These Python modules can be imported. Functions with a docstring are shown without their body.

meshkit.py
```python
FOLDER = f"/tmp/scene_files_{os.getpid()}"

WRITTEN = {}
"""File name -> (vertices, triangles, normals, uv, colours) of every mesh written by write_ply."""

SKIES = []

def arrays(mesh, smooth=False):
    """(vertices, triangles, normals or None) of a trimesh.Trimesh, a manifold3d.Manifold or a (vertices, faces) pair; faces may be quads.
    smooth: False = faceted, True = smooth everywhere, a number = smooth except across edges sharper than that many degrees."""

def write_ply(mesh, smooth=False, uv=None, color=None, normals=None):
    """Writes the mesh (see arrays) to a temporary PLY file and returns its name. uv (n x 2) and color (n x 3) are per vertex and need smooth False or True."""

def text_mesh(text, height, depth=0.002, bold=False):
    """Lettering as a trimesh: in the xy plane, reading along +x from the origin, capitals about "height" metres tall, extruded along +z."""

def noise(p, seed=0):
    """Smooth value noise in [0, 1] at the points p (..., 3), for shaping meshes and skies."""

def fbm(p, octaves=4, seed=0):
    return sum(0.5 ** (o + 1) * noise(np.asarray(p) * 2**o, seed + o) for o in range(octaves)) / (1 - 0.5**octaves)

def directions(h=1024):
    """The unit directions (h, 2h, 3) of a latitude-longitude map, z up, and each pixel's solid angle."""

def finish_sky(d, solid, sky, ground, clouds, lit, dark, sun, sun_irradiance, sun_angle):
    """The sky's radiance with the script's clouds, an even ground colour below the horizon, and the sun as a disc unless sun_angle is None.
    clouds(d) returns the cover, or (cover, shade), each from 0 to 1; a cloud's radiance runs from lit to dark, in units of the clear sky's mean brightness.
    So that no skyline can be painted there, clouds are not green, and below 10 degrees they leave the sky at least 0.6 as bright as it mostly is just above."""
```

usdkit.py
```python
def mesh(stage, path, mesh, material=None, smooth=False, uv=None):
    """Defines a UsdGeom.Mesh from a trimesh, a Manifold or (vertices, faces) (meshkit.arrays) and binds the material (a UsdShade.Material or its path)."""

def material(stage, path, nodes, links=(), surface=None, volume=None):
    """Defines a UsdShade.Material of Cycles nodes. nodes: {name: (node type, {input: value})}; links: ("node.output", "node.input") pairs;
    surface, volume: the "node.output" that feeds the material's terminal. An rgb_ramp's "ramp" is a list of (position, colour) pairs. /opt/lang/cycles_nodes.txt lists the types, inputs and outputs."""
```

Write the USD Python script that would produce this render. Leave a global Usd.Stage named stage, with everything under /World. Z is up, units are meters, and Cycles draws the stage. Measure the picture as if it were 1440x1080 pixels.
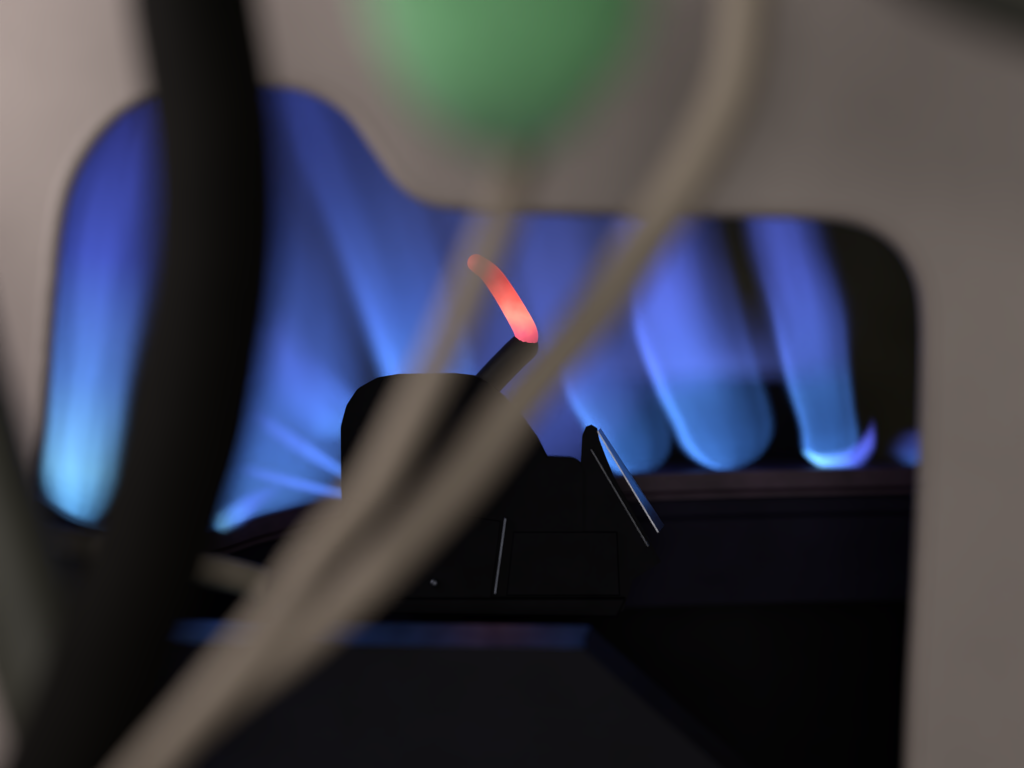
import math, random
import numpy as np, trimesh, usdkit, meshkit
from shapely.geometry import Polygon, LineString, box as sbox
from pxr import Usd, UsdGeom, UsdLux, UsdShade, Gf, Sdf

random.seed(4); np.random.seed(4)
stage = Usd.Stage.CreateInMemory()
UsdGeom.SetStageUpAxis(stage, UsdGeom.Tokens.z)
UsdGeom.SetStageMetersPerUnit(stage, 1.0)
UsdGeom.Xform.Define(stage, '/World')
UsdGeom.Scope.Define(stage, '/World/Looks')

# ------------------------------------------------------------------ camera
CAM = np.array([0.0, -0.6, 0.30])
FOCUS = 0.603
cam = UsdGeom.Camera.Define(stage, '/World/camera')
cam.CreateHorizontalApertureAttr(36.0)
cam.CreateVerticalApertureAttr(27.0)
cam.CreateFocalLengthAttr(90.0)
cam.CreateFStopAttr(2.0)
cam.CreateFocusDistanceAttr(FOCUS)
cam.CreateClippingRangeAttr(Gf.Vec2f(0.01, 20))
cam.CreateExposureAttr(0.0)
cam.AddTranslateOp().Set(Gf.Vec3d(*CAM))
cam.AddRotateXYZOp().Set(Gf.Vec3f(90, 0, 0))

def S(d): return 0.4 * d / 1440.0            # metres per photograph pixel at distance d
def at(px, py, d):
    s = S(d)
    return np.array([(px - 720) * s, CAM[1] + d, CAM[2] + (540 - py) * s])

# ------------------------------------------------------------------ lamps (a work light on the left and the dim room light)
def rect_light(name, pos, target, w, h, intensity, color):
    L = UsdLux.RectLight.Define(stage, '/World/' + name)
    L.CreateWidthAttr(w); L.CreateHeightAttr(h); L.CreateIntensityAttr(intensity); L.CreateColorAttr(Gf.Vec3f(*color))
    m = Gf.Matrix4d().SetLookAt(Gf.Vec3d(*pos), Gf.Vec3d(*target), Gf.Vec3d(0, 0, 1)).GetInverse()
    L.AddTransformOp().Set(m)
rect_light('work_lamp', (-0.245, -0.175, 0.40), (-0.15, -0.047, 0.34), 0.10, 0.10, 13.6, (1.0, 0.93, 0.91))
rect_light('room_lamp', (0.05, -2.3, 0.36), (0.0, 0.0, 0.3), 1.2, 1.2, 3.9, (1.0, 0.95, 0.89))

# ------------------------------------------------------------------ materials
def mat(name, color, rough=0.5, metal=0.0, var=0.15, scale=60.0, bump=0.0, bump_scale=400.0, spec=0.5, coat=0.0, sss=0.0):
    a = tuple(c * (1 - var) for c in color); b = tuple(min(1, c * (1 + var)) for c in color)
    n = {'g': ('geometry', {}), 'n': ('noise_texture', {'scale': scale, 'detail': 4.0, 'roughness': 0.6}),
         'r': ('rgb_ramp', {'ramp': [(0.3, a), (0.7, b)]}),
         'p': ('principled_bsdf', {'roughness': rough, 'metallic': metal, 'specular_ior_level': spec, 'coat_weight': coat})}
    l = [('g.position', 'n.vector'), ('n.fac', 'r.fac'), ('r.color', 'p.base_color')]
    if sss: n['p'][1].update({'subsurface_weight': sss, 'subsurface_scale': 0.03, 'subsurface_radius': (0.5, 1.0, 0.6)})
    if bump:
        n['bn'] = ('noise_texture', {'scale': bump_scale, 'detail': 3.0})
        n['b'] = ('bump', {'strength': bump, 'distance': 0.0005})
        l += [('g.position', 'bn.vector'), ('bn.fac', 'b.height'), ('b.normal', 'p.normal')]
    return usdkit.material(stage, '/World/Looks/' + name, n, l, surface='p.BSDF')

M_panel = mat('taupe_paint', (0.322, 0.270, 0.254), 0.5, var=0.07, scale=25, bump=0.25, bump_scale=900)
M_chamber = mat('sooty_steel', (0.14, 0.122, 0.055), 0.8, spec=0.1, var=0.35, scale=40, bump=0.3, bump_scale=300)
M_burner = mat('burner_steel', (0.030, 0.017, 0.031), 0.5, 0.0, spec=0.1, var=0.4, scale=90, bump=0.3)
M_tray = mat('black_enamel', (0.0030, 0.0029, 0.0072), 0.5, 0.0, spec=0.06, var=0.3, scale=70, bump=0.15)
M_shoulder = mat('dark_shoulder_enamel', (0.006, 0.005, 0.008), 0.45, 0.0, spec=0.35, var=0.3, scale=90)
M_fold = mat('dark_worn_steel', (0.06, 0.065, 0.085), 0.45, 1.0, var=0.3, scale=200)
M_lip = mat('worn_lip_blue_reflection', (0.24, 0.42, 0.52), 0.34, 1.0, var=0.35, scale=110, bump=0.2)  # blue flame reflection put into the steel colour, holding back igniter red
M_hood = mat('blackened_steel', (0.0020, 0.0018, 0.0032), 0.55, 0.0, spec=0.03, var=0.4, scale=120, bump=0.2)
M_bright = mat('worn_steel', (0.24, 0.25, 0.29), 0.30, 1.0, var=0.2, scale=200, bump=0.1)
M_rubber = mat('black_rubber', (0.0038, 0.0031, 0.0025), 0.75, spec=0.1, var=0.25, scale=50, bump=0.3)
M_wire = mat('tan_insulation', (0.355, 0.288, 0.232), 0.55, var=0.14, scale=45, bump=0.2)
M_green = mat('green_plastic', (0.20, 0.96, 0.235), 0.5, var=0.05, scale=30, sss=0.8, spec=0.12)
M_olive = mat('olive_rubber', (0.046, 0.045, 0.034), 0.6, var=0.15, scale=40)
M_tube = mat('dull_aluminium', (0.15, 0.13, 0.10), 0.6, 0.0, spec=0.2, var=0.2, scale=80)
M_rod = mat('dark_ceramic', (0.006, 0.0055, 0.008), 0.6, spec=0.15, var=0.3, scale=200)

# ------------------------------------------------------------------ scene helpers
used = {}
def numbered(path):
    k = used.get(path, 0); used[path] = k + 1
    return path if k == 0 else f'{path}_{k:03d}'
def tag(p, label=None, cat=None, group=None, kind=None):
    p = p.GetPrim() if hasattr(p, 'GetPrim') else p
    for k, v in (('label', label), ('category', cat), ('group', group), ('kind', kind)):
        if v: p.SetCustomDataByKey(k, v)
    return p
def thing(name, label, cat, loc=(0, 0, 0), group=None):
    x = UsdGeom.Xform.Define(stage, numbered('/World/' + name)); x.AddTranslateOp().Set(Gf.Vec3d(*map(float, loc)))
    tag(x, label, cat, group); x._loc = np.array(loc, float)
    return x
LOC = {}
def obj(name, mesh, m, parent=None, smooth=35, loc=None):
    base = str(parent.GetPath()) if parent is not None else '/World'
    o = LOC.get(base, np.zeros(3)) if parent is not None else np.zeros(3)
    v, f, n = meshkit.arrays(mesh, False)
    mm = trimesh.Trimesh(v - o, f, process=False)
    path = numbered(base + '/' + name)
    LOC[path] = o
    return usdkit.mesh(stage, path, mm, m, smooth=smooth)
def thing_at(name, label, cat, loc, group=None):
    t = thing(name, label, cat, loc, group); LOC[str(t.GetPath())] = np.array(loc, float)
    return t

def spline(P, n=60):
    P = np.asarray(P, float); k = len(P)
    Q = np.vstack([2 * P[0] - P[1], P, 2 * P[-1] - P[-2]]); out = []
    per = max(2, n // (k - 1))
    for i in range(k - 1):
        a, b, c, d = Q[i:i + 4]
        for t in np.linspace(0, 1, per, endpoint=False):
            out.append(0.5 * ((2 * b) + (-a + c) * t + (2 * a - 5 * b + 4 * c - d) * t * t + (-a + 3 * b - 3 * c + d) * t ** 3))
    out.append(P[-1]); return np.array(out)
def tube(P, R, n=20, cap_round=False):
    P = np.asarray(P, float); R = np.broadcast_to(np.asarray(R, float), (len(P),)).copy()
    T = np.gradient(P, axis=0); T /= np.linalg.norm(T, axis=1, keepdims=True)
    u = np.cross(T[0], [0, 1, 0.013]); u /= np.linalg.norm(u)
    if cap_round:
        def cap(p, t, r, sgn):
            a = np.linspace(0, math.pi / 2, 6)[1:]
            return [(p + sgn * t * r * math.sin(x), max(r * math.cos(x), r * 0.02)) for x in a]
        e = cap(P[-1], T[-1], R[-1], 1); s = cap(P[0], T[0], R[0], -1)[::-1]
        P = np.vstack([[x[0] for x in s], P, [x[0] for x in e]]); R = np.concatenate([[x[1] for x in s], R, [x[1] for x in e]])
        T = np.vstack([[T[0]] * 5, T, [T[-1]] * 5])
    V = []; 
    for i in range(len(P)):
        u = u - T[i] * np.dot(u, T[i]); u /= np.linalg.norm(u); w = np.cross(T[i], u)
        for a in np.arange(n) * 2 * math.pi / n:
            V.append(P[i] + R[i] * (math.cos(a) * u + math.sin(a) * w))
    F = []
    for i in range(len(P) - 1):
        for j in range(n):
            a, b = i * n + j, i * n + (j + 1) % n
            F += [(a, b, b + n), (a, b + n, a + n)]
    c0, c1 = len(V), len(V) + 1; V += [P[0], P[-1]]
    for j in range(n):
        F.append((c0, (j + 1) % n, j)); b = (len(P) - 1) * n; F.append((c1, b + j, b + (j + 1) % n))
    m = trimesh.Trimesh(np.array(V), np.array(F), process=False)
    if m.volume < 0: m.invert()
    return m
def extrude_px(poly, d, depth, hole=False):
    """A polygon drawn in photograph pixels at distance d becomes a plate standing there, 'depth' metres thick going back."""
    if not isinstance(poly, Polygon): poly = Polygon(poly)
    m = trimesh.creation.extrude_polygon(poly, 1.0, engine='earcut')
    v = m.vertices.copy(); s = S(d)
    w = np.stack([(v[:, 0] - 720) * s, CAM[1] + d + v[:, 2] * depth, CAM[2] + (540 - v[:, 1]) * s], 1)
    m = trimesh.Trimesh(w, m.faces, process=False)
    if m.volume < 0: m.invert()
    return m
def round_poly(poly, r):
    p = Polygon(poly); return p.buffer(-r).buffer(r, 12).simplify(0.3)
def box(lo, hi):
    lo, hi = np.array(lo, float), np.array(hi, float)
    m = trimesh.creation.box(extents=hi - lo); m.apply_translation((lo + hi) / 2); return m
def chamfer_plate(poly, d, depth, bev_px, bev_depth, steps=4, split=False):
    """Plate with a rounded front edge."""
    layers = []
    for k in range(steps + 1):
        a = k / steps * math.pi / 2
        layers.append((bev_px * (1 - math.sin(a)), bev_depth * (1 - math.cos(a))) if not split else (bev_px * (1 - k / steps), bev_depth * (k / steps) ** 1.0))
    ms = []
    base = Polygon(poly) if not isinstance(poly, Polygon) else poly
    pts = np.array(base.exterior.coords)[:-1]
    if not base.exterior.is_ccw: pts = pts[::-1]
    e = np.roll(pts, -1, 0) - pts; e /= np.linalg.norm(e, axis=1, keepdims=True); nrm = np.stack([-e[:, 1], e[:, 0]], 1)
    bis = nrm + np.roll(nrm, 1, 0); bis /= np.maximum(0.3, (bis * np.roll(nrm, 1, 0)).sum(1))[:, None]
    s = S(d); V = []; n = len(pts)
    for off, dep in layers + [(0, depth)]:
        q = pts + bis * off
        V.append(np.stack([(q[:, 0] - 720) * s, np.full(n, CAM[1] + d + dep), CAM[2] + (540 - q[:, 1]) * s], 1))
    F = []
    for i in range(len(V) - 1):
        for j in range(n):
            a, b = i * n + j, i * n + (j + 1) % n
            F += [(a, b, b + n), (a, b + n, a + n)]
    v2, f2 = trimesh.creation.triangulate_polygon(Polygon(V[0][:, [0, 2]]), engine='earcut')
    front = np.array([np.argmin(((V[0][:, [0, 2]] - p) ** 2).sum(1)) for p in v2])[f2]
    if split:
        q = 2 * n * steps; V = np.vstack(V); a = trimesh.Trimesh(V, np.array(F[:q]), process=False); b = trimesh.Trimesh(V, np.vstack([F[q:], front, front + (len(layers)) * n]), process=False)
        for o in (a, b): trimesh.repair.fix_normals(o); o.remove_unreferenced_vertices()
        c = a.triangles_center[:2 * 1].mean(0)
        if a.face_normals[np.argmax(a.triangles_center[:, 2])][2] < 0: a.invert()
        return a, b
    F = np.vstack([F, front, front + (len(V) - 1) * n])
    m = trimesh.Trimesh(np.vstack(V), F, process=False); trimesh.repair.fix_normals(m); return m

# ------------------------------------------------------------------ the appliance casing and its firebox
D_PANEL = 0.553
opening = [(48, 1420), (44, 1100), (46, 900), (48, 700), (60, 590), (72, 430), (86, 300), (112, 226), (160, 165), (220, 130), (300, 117), (380, 117),
           (440, 128), (490, 158), (530, 212), (562, 256), (600, 282), (650, 292), (760, 297), (900, 300), (1050, 301), (1170, 305), (1225, 318),
           (1265, 345), (1290, 385), (1301, 440), (1300, 560), (1293, 760), (1280, 1000), (1274, 1200), (1272, 1420)]
hole = Polygon(spline([(x, y, 0) for x, y in opening], 160)[:, :2]).buffer(11)
sheet = Polygon([(-1000, -620), (2500, -620), (2500, 1640), (-1000, 1640)])
casing = thing_at('heater_casing', 'taupe painted steel casing with a rounded opening onto the burner', 'heater casing', at(720, 1640, D_PANEL))
obj('front_panel', extrude_px(sheet.difference(hole.buffer(6)), D_PANEL, 0.0016), M_panel, casing, smooth=False)
edge = np.array([at(x, y, D_PANEL + 0.0) + [0, 0.0022, 0] for x, y in hole.exterior.coords])
obj('rolled_edge', tube(edge[:-1], 0.0024, 14), M_panel, casing)
b0, b1 = at(-330, 1640, D_PANEL), at(1760, -610, D_PANEL)
yb, ye = b0[1] + 0.006, 0.22
obj('chamber_wall', box((b0[0] - .003, yb, b0[2]), (b0[0], ye, b1[2])), M_chamber, casing, False)
obj('chamber_wall', box((b1[0], yb, b0[2]), (b1[0] + .003, ye, b1[2])), M_chamber, casing, False)
obj('chamber_back', box((b0[0] - .003, ye + .0005, b0[2]), (b1[0] + .003, ye + .003, b1[2])), M_chamber, casing, False)
obj('chamber_roof', box((b0[0] - .003, yb, b1[2] + .0005), (b1[0] + .003, ye + .003, b1[2] + .003)), M_chamber, casing, False)
obj('chamber_floor', box((b0[0] - .003, yb, b0[2] - .003), (b1[0] + .003, ye + .003, b0[2] - .0005)), M_chamber, casing, False)

# ------------------------------------------------------------------ burner: a curved steel trough with a lip along its front
rim = [(20, 690, .628), (60, 712, .622), (120, 742, .616), (220, 756, .612), (300, 748, .612), (380, 724, .616), (480, 702, .622), (640, 684, .624), (800, 674, .625),
       (900, 668, .626), (1100, 662, .627), (1340, 658, .628), (1500, 657, .629)]
def ribbon_wall(P, drop, back, thick):
    """A lip along P that runs back, and the wall below it."""
    P = np.asarray(P); V = []; prof = [(0, 0), (0, -thick), (0.0015, -thick - .001), (0.0015, -drop), (back, -drop), (back, 0.0), (0.002, 0.0006)]
    for p in P:
        for y, z in prof: V.append(p + [0, y, z])
    k = len(prof); F = []
    for i in range(len(P) - 1):
        for j in range(k):
            a, b = i * k + j, i * k + (j + 1) % k
            F += [(a, b, b + k), (a, b + k, a + k)]
    m = trimesh.Trimesh(np.array(V), np.array(F), process=False); trimesh.repair.fix_normals(m); return m
burner = thing_at('gas_burner', 'dark steel gas burner trough curving along the foot of the flames', 'gas burner', at(720, 850, .63))
R3 = spline([at(*p) for p in rim], 120)
obj('burner_lip', ribbon_wall(R3, 0.0062, 0.050, 0.0042), M_burner, burner, 30)
R4 = R3 + np.array([0, 0.0035, -0.0066])
obj('burner_body', ribbon_wall(R4, 0.026, 0.046, 0.004), mat('burner_body_steel', (0.005, 0.0042, 0.012), 0.6, 0.0, spec=0.04, var=0.3, scale=60, bump=0.2), burner, 30)
obj('added_dark_plate', box(at(300, 842, .662), at(1600, 1700, .662) + [0, .03, 0]) if False else extrude_px([(560, 841), (1560, 841), (1560, 1640), (560, 1640)], .662, .002), M_hood, burner, False)  # plate added to keep the space below the burner black
rear = thing_at('rear_baffle', 'straight edged black baffle plate standing behind the right-hand flames', 'baffle plate', at(1000, 700, .70))
obj('plate', extrude_px([(560, 527), (1190, 527), (1190, 720), (560, 720)], .70, 0.0015), M_hood, rear, False)
obj('top_flange', box(at(560, 527, .70) + [0, .0017, -.0016], at(1190, 527, .70) + [0, 0.02, -.0002]), M_burner, rear, False)

# ------------------------------------------------------------------ front cover under the pilot
cover = thing_at('burner_cover', 'black enamelled cover plate with a sloping right shoulder below the pilot', 'cover plate', at(600, 1200, .568))
cp = round_poly([(-60, 872), (828, 884), (1120, 1135), (1120, 1400), (-60, 1400)], 10)
lip_m, face_m = chamfer_plate(cp, .568, .022, 28, .0068, 8, split=True)
obj('face', extrude_px(cp.buffer(-27.6, join_style=2), .568, .020), M_tray, cover, False)
side = lip_m.triangles_center[:, 0] > at(838, 884, .572)[0]  # split so the painted blue reflection stays on the top stretch
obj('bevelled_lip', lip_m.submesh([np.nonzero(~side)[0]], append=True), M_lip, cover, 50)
obj('shoulder_lip', lip_m.submesh([np.nonzero(side)[0]], append=True), M_shoulder, cover, 50)
obj('ledge', extrude_px(round_poly([(-60, 885), (820, 895), (820, 902), (-60, 892)], 2), .568 + .0225, .018), M_tray, cover, False)

# ------------------------------------------------------------------ pilot assembly
pilot = thing_at('pilot_assembly', 'blackened pilot burner hood and bracket with a folded fin in front of the flames', 'pilot burner', at(660, 850, .600))
dh = 0.598
hood = [(478, 860), (480, 700), (479, 600), (487, 570), (503, 546), (530, 531), (560, 526), (640, 525), (668, 528), (690, 540), (712, 560), (738, 590), (756, 615), (770, 642),
        (822, 644), (822, 700), (822, 860)]
hp = Polygon(hood).buffer(-22).buffer(22, 24)
wall = hp.difference(hp.buffer(-5))
m = trimesh.util.concatenate([extrude_px(hp.buffer(-2.5, join_style=1), dh, .0006), extrude_px(hp, dh + .0006, .0012), extrude_px(wall, dh + .0018, .011)])
obj('hood', m, M_hood, pilot, 30)
# right hand bracket leaf with the fin
leaf = [(814, 700), (819, 612), (824, 600), (832, 597), (840, 602), (843, 618), (862, 668), (930, 790), (890, 815), (876, 860), (814, 860)]
obj('bracket', extrude_px(leaf, dh + .0005, .0012), M_hood, pilot, 30)
# folded fin: two strips of sheet flaring back from the sloping edge of the bracket, a gap between them
def strip(a, b, d, depth, thick_px):
    a, b = np.array(a, float), np.array(b, float); t = (b - a) / np.linalg.norm(b - a); n = np.array([-t[1], t[0]]) * thick_px / 2
    if n[0] < 0: n = -n
    return Polygon([a + n, b + n, b - n, a - n]), d, depth
def flare(a, b, d, w_px, depth, thick=.00025, w0=None):
    """A slab whose near edge runs from a to b and which flares w_px outwards while running 'depth' metres back."""
    a, b = np.array(a, float), np.array(b, float); t = (b - a) / np.linalg.norm(b - a); n = np.array([-t[1], t[0]])
    if n[0] < 0: n = -n
    f = [at(*a, d), at(*b, d), at(*(b + n * w_px), d) + [0, depth, 0], at(*(a + n * (w_px if w0 is None else w0)), d) + [0, depth, 0]]
    nn = np.cross(f[1] - f[0], f[3] - f[0]); nn /= np.linalg.norm(nn)
    if nn[1] > 0: nn = -nn
    V = np.array(f + [p - nn * thick for p in f])
    F = [(0, 1, 2), (0, 2, 3), (4, 6, 5), (4, 7, 6)] + [q for i in range(4) for q in ((i, i + 4, (i + 1) % 4), ((i + 1) % 4, i + 4, (i + 1) % 4 + 4))]
    m = trimesh.Trimesh(V, np.array(F), process=False); trimesh.repair.fix_normals(m); return m
obj('fin_strip', flare((841, 606), (926, 748), dh - .0004, 13, .0075, w0=6), M_bright, pilot, False)
obj('fin_strip', flare((832, 632), (912, 768), dh - .0012, 6, .0040), M_bright, pilot, False)
p, d, dp = strip((711, 728), (696, 836), dh - .0016, .0016, 4.5)
obj('front_fold', chamfer_plate(p, d, dp, 1.4, .0005, 3), M_fold, pilot, 25)
obj('front_plate', chamfer_plate(Polygon([(486, 700), (704, 733), (690, 845), (486, 845)]), dh - .0012, .001, 2, .0003, 2), M_hood, pilot, 25)
obj('side_plate', chamfer_plate(Polygon([(722, 748), (868, 748), (872, 838), (712, 838)]), dh - .0010, .0014, 3, .0005, 3), M_hood, pilot, 25)
sc = trimesh.creation.icosphere(2, 0.0011); sc.apply_scale([1, .6, 1]); sc.apply_translation(at(611, 820, dh - .0016))
obj('rivet', sc, M_fold, pilot)
obj('foot_bracket', chamfer_plate(Polygon([(440, 842), (880, 842), (868, 868), (440, 862)]), dh - .004, .012, 3, .0008, 3), M_hood, pilot, 25)

# igniter with glowing tip
ign = thing_at('igniter', 'small bent igniter rod glowing orange-red at its tip above the pilot hood', 'igniter', at(670, 560, .608))
obj('rod', tube(spline([at(655, 575, .609), at(690, 535, .608), at(724, 500, .607), at(737, 488, .607)], 24), 0.0035, 18, True), M_rod, ign)
tipP = spline([at(733, 491, .6065), at(740, 477, .6065), at(738, 463, .6065), at(721, 432, .6065), at(704, 405, .6065), at(688, 384, .6065), at(670, 370, .6065)], 50)
tipR = np.interp(np.linspace(0, 1, len(tipP)), [0, .18, .5, .75, 1], [.0027, .0028, .0026, .0025, .0021])
zt = tipP[:, 2]
M_glow = usdkit.material(stage, '/World/Looks/glowing_ceramic', {
    'g': ('geometry', {}), 's': ('separate_xyz', {}), 'mr': ('map_range', {'from_min': float(zt.min()) - .003, 'from_max': float(zt.max()) + .002, 'clamp': True}),
    'n': ('noise_texture', {'scale': 420.0, 'detail': 3.0}), 'ad': ('math', {'math_type': 'multiply_add', 'value2': 0.14, 'value3': -0.07}), 'sm': ('math', {'math_type': 'add'}),
    'r': ('rgb_ramp', {'ramp': [(0, (.10, .01, .03)), (.12, (.75, .05, .13)), (.25, (1.1, .12, .22)), (.42, (1.4, .36, .27)), (.58, (1.1, .15, .12)), (.78, (.75, .07, .07)), (.93, (.85, .12, .14)), (1, (.6, .07, .08))]}),
    'p': ('principled_bsdf', {'base_color': (.25, .09, .08), 'roughness': .6, 'emission_strength': 1.0})},
    [('g.position', 's.vector'), ('s.z', 'mr.value'), ('g.position', 'n.vector'), ('n.fac', 'ad.value1'), ('ad.value', 'sm.value1'), ('mr.result', 'sm.value2'), ('sm.value', 'r.fac'), ('r.color', 'p.emission_color')], surface='p.BSDF')
obj('glowing_tip', tube(tipP, tipR, 18, True), M_glow, ign)

# ------------------------------------------------------------------ flames: closed bodies of glowing gas
nflame = [0]
CX0, CXS, RS, VS = -0.10, 0.20, 0.06, 0.10
def flame(pts, label, ry=0.6, shell=0.7, left=0.5, col='blue', streak=0.5, gain=1.0, edge=0.55, nscale=1.6, soften=0.85):
    """pts: (px, py, d, half width px, brightness) from foot to tip; the gas glows most in a skin (share 'shell') round a fainter core."""
    nflame[0] += 1
    Q = np.array([np.r_[at(p[0], p[1], p[2]), p[3] * S(p[2]), p[4]] for p in pts])
    p0, p1 = Q[0, :3], Q[-1, :3]; L = np.linalg.norm(p1 - p0); ez = (p1 - p0) / L
    ey = np.array([0, 1., 0]) - ez * ez[1]; ey /= np.linalg.norm(ey); ex = np.cross(ey, ez)
    loc = (Q[:, :3] - p0) @ np.stack([ex, ey, ez], 1); tt = loc[:, 2] / L
    x = np.linspace(0, 1, 65)
    from scipy.interpolate import PchipInterpolator as PI
    cx, cy, rr, br = (PI(tt, q)(x) for q in (loc[:, 0], loc[:, 1], Q[:, 3], Q[:, 4]))
    foot = np.sqrt(np.clip(1 - (1 - np.clip(x * L / (rr.max() * 0.8 + 1e-6), 0, 1)) ** 2, 0, 1)); rr = np.maximum(rr * np.maximum(foot, .02), 3e-4)
    br = br * np.clip((1 - x) / .12, 0, 1)
    cols = {'blue': [(0, (.10, .33, 1.0)), (.25, (.085, .21, .90)), (.55, (.075, .13, .68)), (1, (.07, .075, .46))],
            'cyan': [(0, (.12, .46, 1.0)), (.12, (.21, .57, 1.0)), (.30, (.13, .33, 1.0)), (.55, (.085, .14, .80)), (1, (.06, .06, .42))],
            'violet': [(0, (.11, .17, .74)), (.35, (.09, .14, .60)), (1, (.07, .10, .50))],
            'teal': [(0, (.07, .25, .85)), (.22, (.065, .20, .66)), (.32, (.085, .17, .74)), (.55, (.085, .14, .72)), (1, (.075, .095, .50))]}[col]
    rA = [(float(a), (float((c - CX0) / CXS), float((e - CX0) / CXS), float(r / RS))) for a, c, e, r in zip(x, cx, cy, rr)]
    rB = [(float(a), (float(b),) * 3) for a, b in zip(x, br)]
    sh = [(r, .04 * math.exp(-(r / .95) ** 3) + (1 - shell) * math.exp(-(r / .75) ** 4) + shell * math.exp(-((r - (1 - edge * .35)) / (edge * .35)) ** 2)) for r in np.linspace(0, 1.35, 40)]
    sh = [(r / 1.35, (max(0, v - .01) if r < 1.3 else 0.0,) * 3) for r, v in sh]
    hz = [(r / 1.35, (max(0, .66 * math.exp(-(r / .80) ** 2.4) - .018) if r < 1.3 else 0.0,) * 3) for r in np.linspace(0, 1.35, 40)]   # further up the skin dissolves into a soft column of gas
    k = 2.12 * gain / (2 * rr.max() * ry)                                 # glow per metre
    n = {'g': ('geometry', {}), 'o': ('vector_math', {'math_type': 'subtract', 'vector2': tuple(p0)}),
         'dx': ('vector_math', {'math_type': 'dot_product', 'vector2': tuple(ex)}), 'dy': ('vector_math', {'math_type': 'dot_product', 'vector2': tuple(ey)}),
         'dz': ('vector_math', {'math_type': 'dot_product', 'vector2': tuple(ez / L)}),
         'A': ('rgb_ramp', {'ramp': rA}), 'B': ('rgb_ramp', {'ramp': rB}), 'C': ('rgb_ramp', {'ramp': cols}), 'sA': ('separate_color', {}), 'sB': ('separate_color', {}),
         'cx': ('math', {'math_type': 'multiply_add', 'value2': CXS, 'value3': CX0}), 'cy': ('math', {'math_type': 'multiply_add', 'value2': CXS, 'value3': CX0}),
         'rx': ('math', {'math_type': 'multiply', 'value2': RS}), 'ry': ('math', {'math_type': 'multiply', 'value2': RS * ry}),
         'ax': ('math', {'math_type': 'subtract'}), 'ay': ('math', {'math_type': 'subtract'}), 'u': ('math', {'math_type': 'divide'}), 'v': ('math', {'math_type': 'divide'}),
         'uv': ('combine_xyz', {'z': 0.0}), 'r': ('vector_math', {'math_type': 'length'}), 'rn': ('math', {'math_type': 'divide', 'value2': 1.35}),
         'S': ('rgb_ramp', {'ramp': sh}), 'sS': ('separate_color', {}), 'H': ('rgb_ramp', {'ramp': hz}), 'sH': ('separate_color', {}),
         'hf': ('map_range', {'from_min': .18, 'from_max': .62, 'to_min': 0.0, 'to_max': soften, 'clamp': True}), 'pr': ('mix_float', {}),
         'w': ('math', {'math_type': 'multiply', 'value2': 0.9}), 'nv': ('combine_xyz', {}), 'nn': ('noise_texture', {'scale': nscale, 'detail': 3.5, 'roughness': .55, 'distortion': 0.5, 'dimensions': '4D', 'w': nflame[0] * 3.7}),
         'ns': ('map_range', {'from_min': .33, 'from_max': .67, 'to_min': 1 - streak, 'to_max': 1 + streak, 'clamp': True}),
         'lf': ('math', {'math_type': 'multiply_add', 'value2': -left, 'value3': 1.0}), 'lc': ('math', {'math_type': 'maximum', 'value2': 0.02}),
         'm1': ('math', {'math_type': 'multiply'}), 'm2': ('math', {'math_type': 'multiply'}), 'm3': ('math', {'math_type': 'multiply'}), 'm4': ('math', {'math_type': 'multiply', 'value2': k}),
         'p': ('principled_volume', {'density': 0.0, 'color': (0, 0, 0), 'emission_strength': 1.0})}
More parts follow.
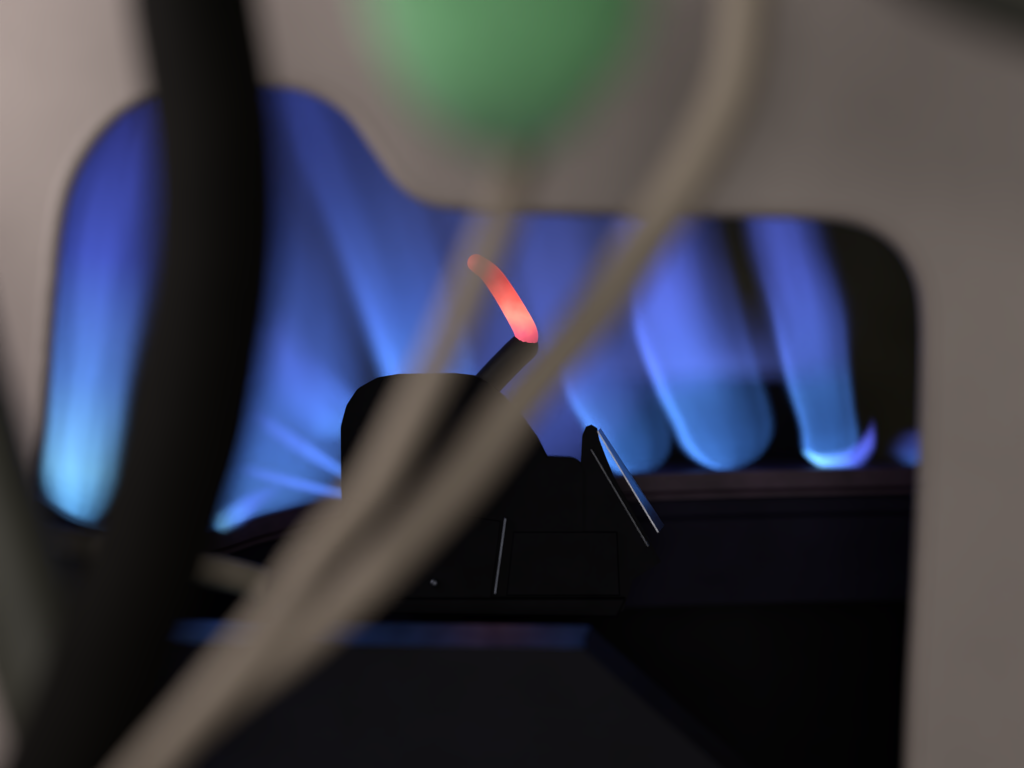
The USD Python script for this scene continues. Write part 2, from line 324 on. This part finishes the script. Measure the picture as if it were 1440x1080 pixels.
    l = [('g.position', 'o.vector1')] + [('o.vector', d + '.vector1') for d in ('dx', 'dy', 'dz')] + [('dz.value', r + '.fac') for r in 'ABC'] + [
        ('A.color', 'sA.color'), ('B.color', 'sB.color'), ('sA.r', 'cx.value1'), ('sA.g', 'cy.value1'), ('sA.b', 'rx.value1'), ('sA.b', 'ry.value1'),
        ('dx.value', 'ax.value1'), ('cx.value', 'ax.value2'), ('dy.value', 'ay.value1'), ('cy.value', 'ay.value2'), ('ax.value', 'u.value1'), ('rx.value', 'u.value2'), ('ay.value', 'v.value1'), ('ry.value', 'v.value2'),
        ('u.value', 'uv.x'), ('v.value', 'uv.y'), ('uv.vector', 'r.vector1'), ('r.value', 'rn.value1'), ('rn.value', 'S.fac'), ('S.color', 'sS.color'), ('rn.value', 'H.fac'), ('H.color', 'sH.color'), ('dz.value', 'hf.value'), ('hf.result', 'pr.fac'), ('sS.r', 'pr.a'), ('sH.r', 'pr.b'),
        ('dz.value', 'w.value1'), ('u.value', 'nv.x'), ('v.value', 'nv.y'), ('w.value', 'nv.z'), ('nv.vector', 'nn.vector'), ('nn.fac', 'ns.value'),
        ('u.value', 'lf.value1'), ('lf.value', 'lc.value1'), ('pr.result', 'm1.value1'), ('sB.r', 'm1.value2'), ('m1.value', 'm2.value1'), ('ns.result', 'm2.value2'), ('m2.value', 'm3.value1'), ('lc.value', 'm3.value2'),
        ('m3.value', 'm4.value1'), ('m4.value', 'p.emission_strength'), ('C.color', 'p.emission_color')]
    M = usdkit.material(stage, f'/World/Looks/flame_gas_{nflame[0]:02d}', n, l, volume='p.volume')
    seg = 24; V = []
    for a, c, e, r in zip(x, cx, cy, rr):
        for th in np.arange(seg) * 2 * math.pi / seg:
            V.append(p0 + ex * (c + 1.3 * r * math.cos(th)) + ey * (e + 1.3 * r * ry * math.sin(th)) + ez * a * L)
    F = []
    for i in range(len(x) - 1):
        for j in range(seg):
            a, b = i * seg + j, i * seg + (j + 1) % seg
            F += [(a, b, b + seg), (a, b + seg, a + seg)]
    c0, c1 = len(V), len(V) + 1; V += [p0 + ex * cx[0] + ey * cy[0] - ez * 1e-4, p0 + ex * cx[-1] + ey * cy[-1] + ez * L]
    e0 = (len(x) - 1) * seg
    for j in range(seg): F += [(c0, (j + 1) % seg, j), (c1, e0 + j, e0 + (j + 1) % seg)]
    m = trimesh.Trimesh(np.array(V), np.array(F), process=False)
    if m.volume < 0: m.invert()
    o = obj('gas_flame', m, M, None, smooth=False)
    tag(o, label, 'flame', 'gas flames on the burner')

flame([(108, 745, .630, 62, 1.1), (110, 690, .630, 66, 1.25), (114, 620, .631, 70, 1.15), (122, 540, .632, 72, .98), (136, 440, .634, 84, .74), (155, 320, .636, 100, .50), (185, 200, .638, 110, .33), (230, 60, .64, 100, .2)],
      'brightest pale blue flame at the far left of the burner, left of the black hose', ry=.5, shell=.35, left=.15, col='cyan', streak=.5, gain=1.12, nscale=2.4)
flame([(330, 765, .640, 90, .7), (360, 680, .642, 130, .72), (385, 570, .644, 140, .64), (380, 420, .648, 140, .42), (355, 280, .652, 140, .26), (330, 90, .655, 130, .24), (310, -180, .655, 120, .16)],  # topmost part unseen, extended to feed the cover lip reflection
      'broad blue sheet of flame just right of the black hose, left of the pilot hood', ry=.35, shell=.3, left=0, col='blue', streak=.42, gain=.80, nscale=2.2)
flame([(505, 676, .612, 10, 1.0), (455, 648, .612, 13, 1.0), (405, 616, .612, 15, .75), (345, 572, .612, 12, .25)], 'upper of the two thin flame streaks blowing left from behind the pilot hood', ry=1, shell=.2, left=0, streak=.2, gain=.58)
flame([(505, 699, .611, 9, 1.0), (450, 688, .611, 11, 1.0), (395, 674, .611, 12, .8), (325, 655, .611, 10, .25)], 'lower of the two thin flame streaks blowing left from behind the pilot hood', ry=1, shell=.2, left=0, streak=.2, gain=.58)
flame([(296, 742, .612, 16, .9), (330, 722, .612, 20, 1.0), (362, 702, .612, 16, .7), (400, 684, .612, 9, .2)], 'small bright flame tuft low against the right side of the black hose', ry=1, shell=.2, left=0, col='cyan', streak=.25, gain=.8)
flame([(500, 610, .634, 40, .7), (455, 570, .634, 46, .85), (410, 520, .634, 44, .6), (370, 440, .634, 40, .2)], 'soft pale flame tongue leaning left at the upper left corner of the hood', ry=.8, shell=.25, left=0, streak=.5, gain=.55)
flame([(640, 640, .650, 60, .8), (610, 540, .650, 68, .85), (578, 440, .652, 72, .62), (545, 340, .654, 76, .38), (500, 220, .656, 84, .22), (450, 90, .658, 90, .2), (400, -180, .658, 90, .14)],  # hidden top extended upward for the reflection in the cover lip
      'tall leaning flame with a bright left edge left of the igniter', ry=.55, shell=.75, left=.7, col='blue', streak=.42, gain=1.08, edge=.5)
flame([(760, 690, .655, 150, .7), (765, 580, .655, 165, .8), (760, 450, .655, 185, .62), (735, 330, .655, 195, .50), (700, 180, .655, 205, .48), (650, -60, .655, 210, .46), (600, -300, .655, 210, .42), (560, -560, .655, 190, .34)],  # unseen upper length stretched so its light reaches the cover lip
      'wide violet-blue flame sheet behind the igniter and pilot hood', ry=.3, shell=.25, left=0, col='violet', streak=.4, gain=.58, nscale=2.0)
flame([(908, 668, .634, 50, 1.5), (899, 642, .634, 56, .9), (885, 600, .634, 58, .75), (848, 535, .635, 58, .5), (815, 440, .638, 62, .18), (790, 300, .638, 70, .08), (770, 180, .638, 70, .04)],
      'flame rising beside the folded fin of the pilot, with a bright left edge', ry=.6, shell=.95, left=.95, col='teal', streak=.42, gain=1.5, edge=.26)
flame([(1037, 660, .634, 58, 1.7), (1031, 636, .634, 66, .95), (1018, 592, .634, 70, .70), (994, 530, .634, 76, .78), (964, 430, .635, 80, .66), (944, 330, .635, 76, .40), (926, 180, .636, 80, .2)],
      'large rounded flame third from the right edge, leaning left with a bright left edge', ry=.6, shell=.95, left=.9, col='teal', streak=.42, gain=1.7, edge=.25)
flame([(1174, 654, .632, 40, 1.7), (1170, 632, .632, 42, .9), (1165, 596, .632, 40, .68), (1152, 535, .633, 45, .80), (1137, 440, .636, 52, .72), (1106, 330, .636, 52, .5), (1072, 180, .636, 36, .4)],
      'narrow upright flame at the burner right end with a dark gap on its left', ry=.8, shell=.82, left=.5, col='teal', streak=.42, gain=1.4, edge=.32)
flame([(1128, 636, .630, 12, .8), (1160, 650, .630, 14, 1.0), (1198, 645, .630, 16, 1.0), (1222, 622, .630, 14, 1.2), (1230, 588, .630, 7, .4)], 'small hooked flame curling up beside the narrow right-hand flame', ry=1, shell=.3, left=0, col='cyan', streak=.15, gain=1.3)
flame([(1298, 658, .638, 38, .7), (1296, 634, .638, 42, .8), (1290, 600, .638, 22, .3)], 'faint stub of flame at the right edge of the opening', ry=1, shell=.2, left=0, col='blue', streak=.2, gain=.5)
flame([(1010, 570, .73, 200, .9), (1008, 530, .73, 205, .85), (1004, 500, .73, 200, .5), (1000, 470, .73, 190, .22), (990, 420, .73, 170, .05)], 'dim violet glow of flame rising behind the baffle plate', ry=.15, shell=.1, left=0, col='violet', streak=.42, gain=.5)

# ------------------------------------------------------------------ hoses and wires in front of the casing
def cable(name, part, pts, w_px, m, label, cat, group=None, wfun=None):
    P = spline([at(*p) for p in pts], 90)
    ds = P[:, 1] - CAM[1]
    R = np.array([w_px / 2 * S(d) for d in ds])
    if wfun is not None: R = R * np.interp(np.linspace(0, 1, len(P)), *wfun)
    o = obj(name, tube(P, R, 22), m); tag(o, label, cat, group); return o
cable('rubber_hose', None, [(255, -140, .49), (272, 0, .49), (290, 110, .49), (302, 200, .49), (306, 300, .49), (300, 400, .49), (285, 500, .49), (267, 600, .49), (237, 700, .49), (204, 800, .49), (166, 900, .49), (122, 1010, .49), (80, 1100, .49), (10, 1240, .49)],
      172, M_rubber, 'thick black rubber hose hanging in front of the left side of the opening', 'hose', None, ([0, .35, .6, 1], [1.06, 1.06, 1.05, 1.0]))
cable('lead_wire', None, [(1062, -140, .493), (1050, -10, .493), (1030, 120, .493), (972, 240, .493), (900, 350, .493), (828, 450, .493), (735, 560, .493), (658, 662, .493), (572, 756, .493), (494, 836, .493), (408, 912, .492), (318, 978, .491), (240, 1048, .490), (160, 1150, .489), (120, 1220, .489)],
      70, M_wire, 'long tan wire sweeping from the top edge down across the hood to the lower left', 'wire', None, ([0, .5, .75, 1], [1.04, 1.0, .84, .8]))
wireA = [(748, 120, .461), (737, 205, .471), (712, 290, .479), (672, 385, .483), (626, 490, .485), (575, 590, .485), (520, 690, .485), (452, 772, .481), (396, 850, .478), (338, 925, .475), (276, 1000, .473), (210, 1076, .471), (130, 1170, .469)]
cable('lead_wire', None, wireA, 54, M_wire, 'shorter tan wire coming out of the green connector across the igniter tip', 'wire', None, ([0, .5, .75, 1], [1.05, 1.0, .9, .85]))
cable('olive_cable', None, [(-142, 220, .50), (-96, 400, .50), (-52, 580, .50), (2, 760, .50), (54, 930, .50), (100, 1080, .50), (130, 1240, .50)], 152, M_olive,
      'dull olive cable at the lower left edge, passing behind the black hose', 'cable')
cable('dark_cable', None, [(1180, -170, .44), (1330, -62, .44), (1480, 0, .44), (1640, 30, .44)], 150, M_olive, 'dark blurred cable cutting across the top right corner', 'cable')
cable('pilot_tube', None, [(-10, 745, .570), (90, 762, .570), (210, 786, .570), (320, 808, .570), (372, 822, .570)], 44, M_tube,
      'dull tan metal tube running behind the hose above the black cover plate', 'gas tube')
con = thing_at('wire_connector', 'bright green plastic wire connector, far out of focus, at the top edge', 'wire connector', at(735, 190, .43))
P = np.array([at(736, 168, .442), at(735, 162, .441), at(730, 142, .439), at(722, 104, .436), at(716, 60, .433), at(714, 0, .430), at(712, -120, .428), at(710, -220, .428)])
Rpx = np.array([36, 84, 116, 148, 174, 192, 202, 198])
P2 = spline(P, 70); tk = np.linspace(0, len(P) - 1, len(P2))
R2 = np.interp(tk, range(len(P)), Rpx) * np.array([S(y - CAM[1]) for y in P2[:, 1]])
obj('sleeve', tube(P2, R2, 32), M_green, con, 40)
for k in range(10):                                                   # grip ribs along the sleeve
    a = k * 2 * math.pi / 10
    off = np.stack([np.cos(a) * R2, np.sin(a) * R2, np.zeros(len(R2))], 1)
    obj('grip_rib', tube((P2 + off)[30:62:3], 0.0011, 8), M_green, con, 40)
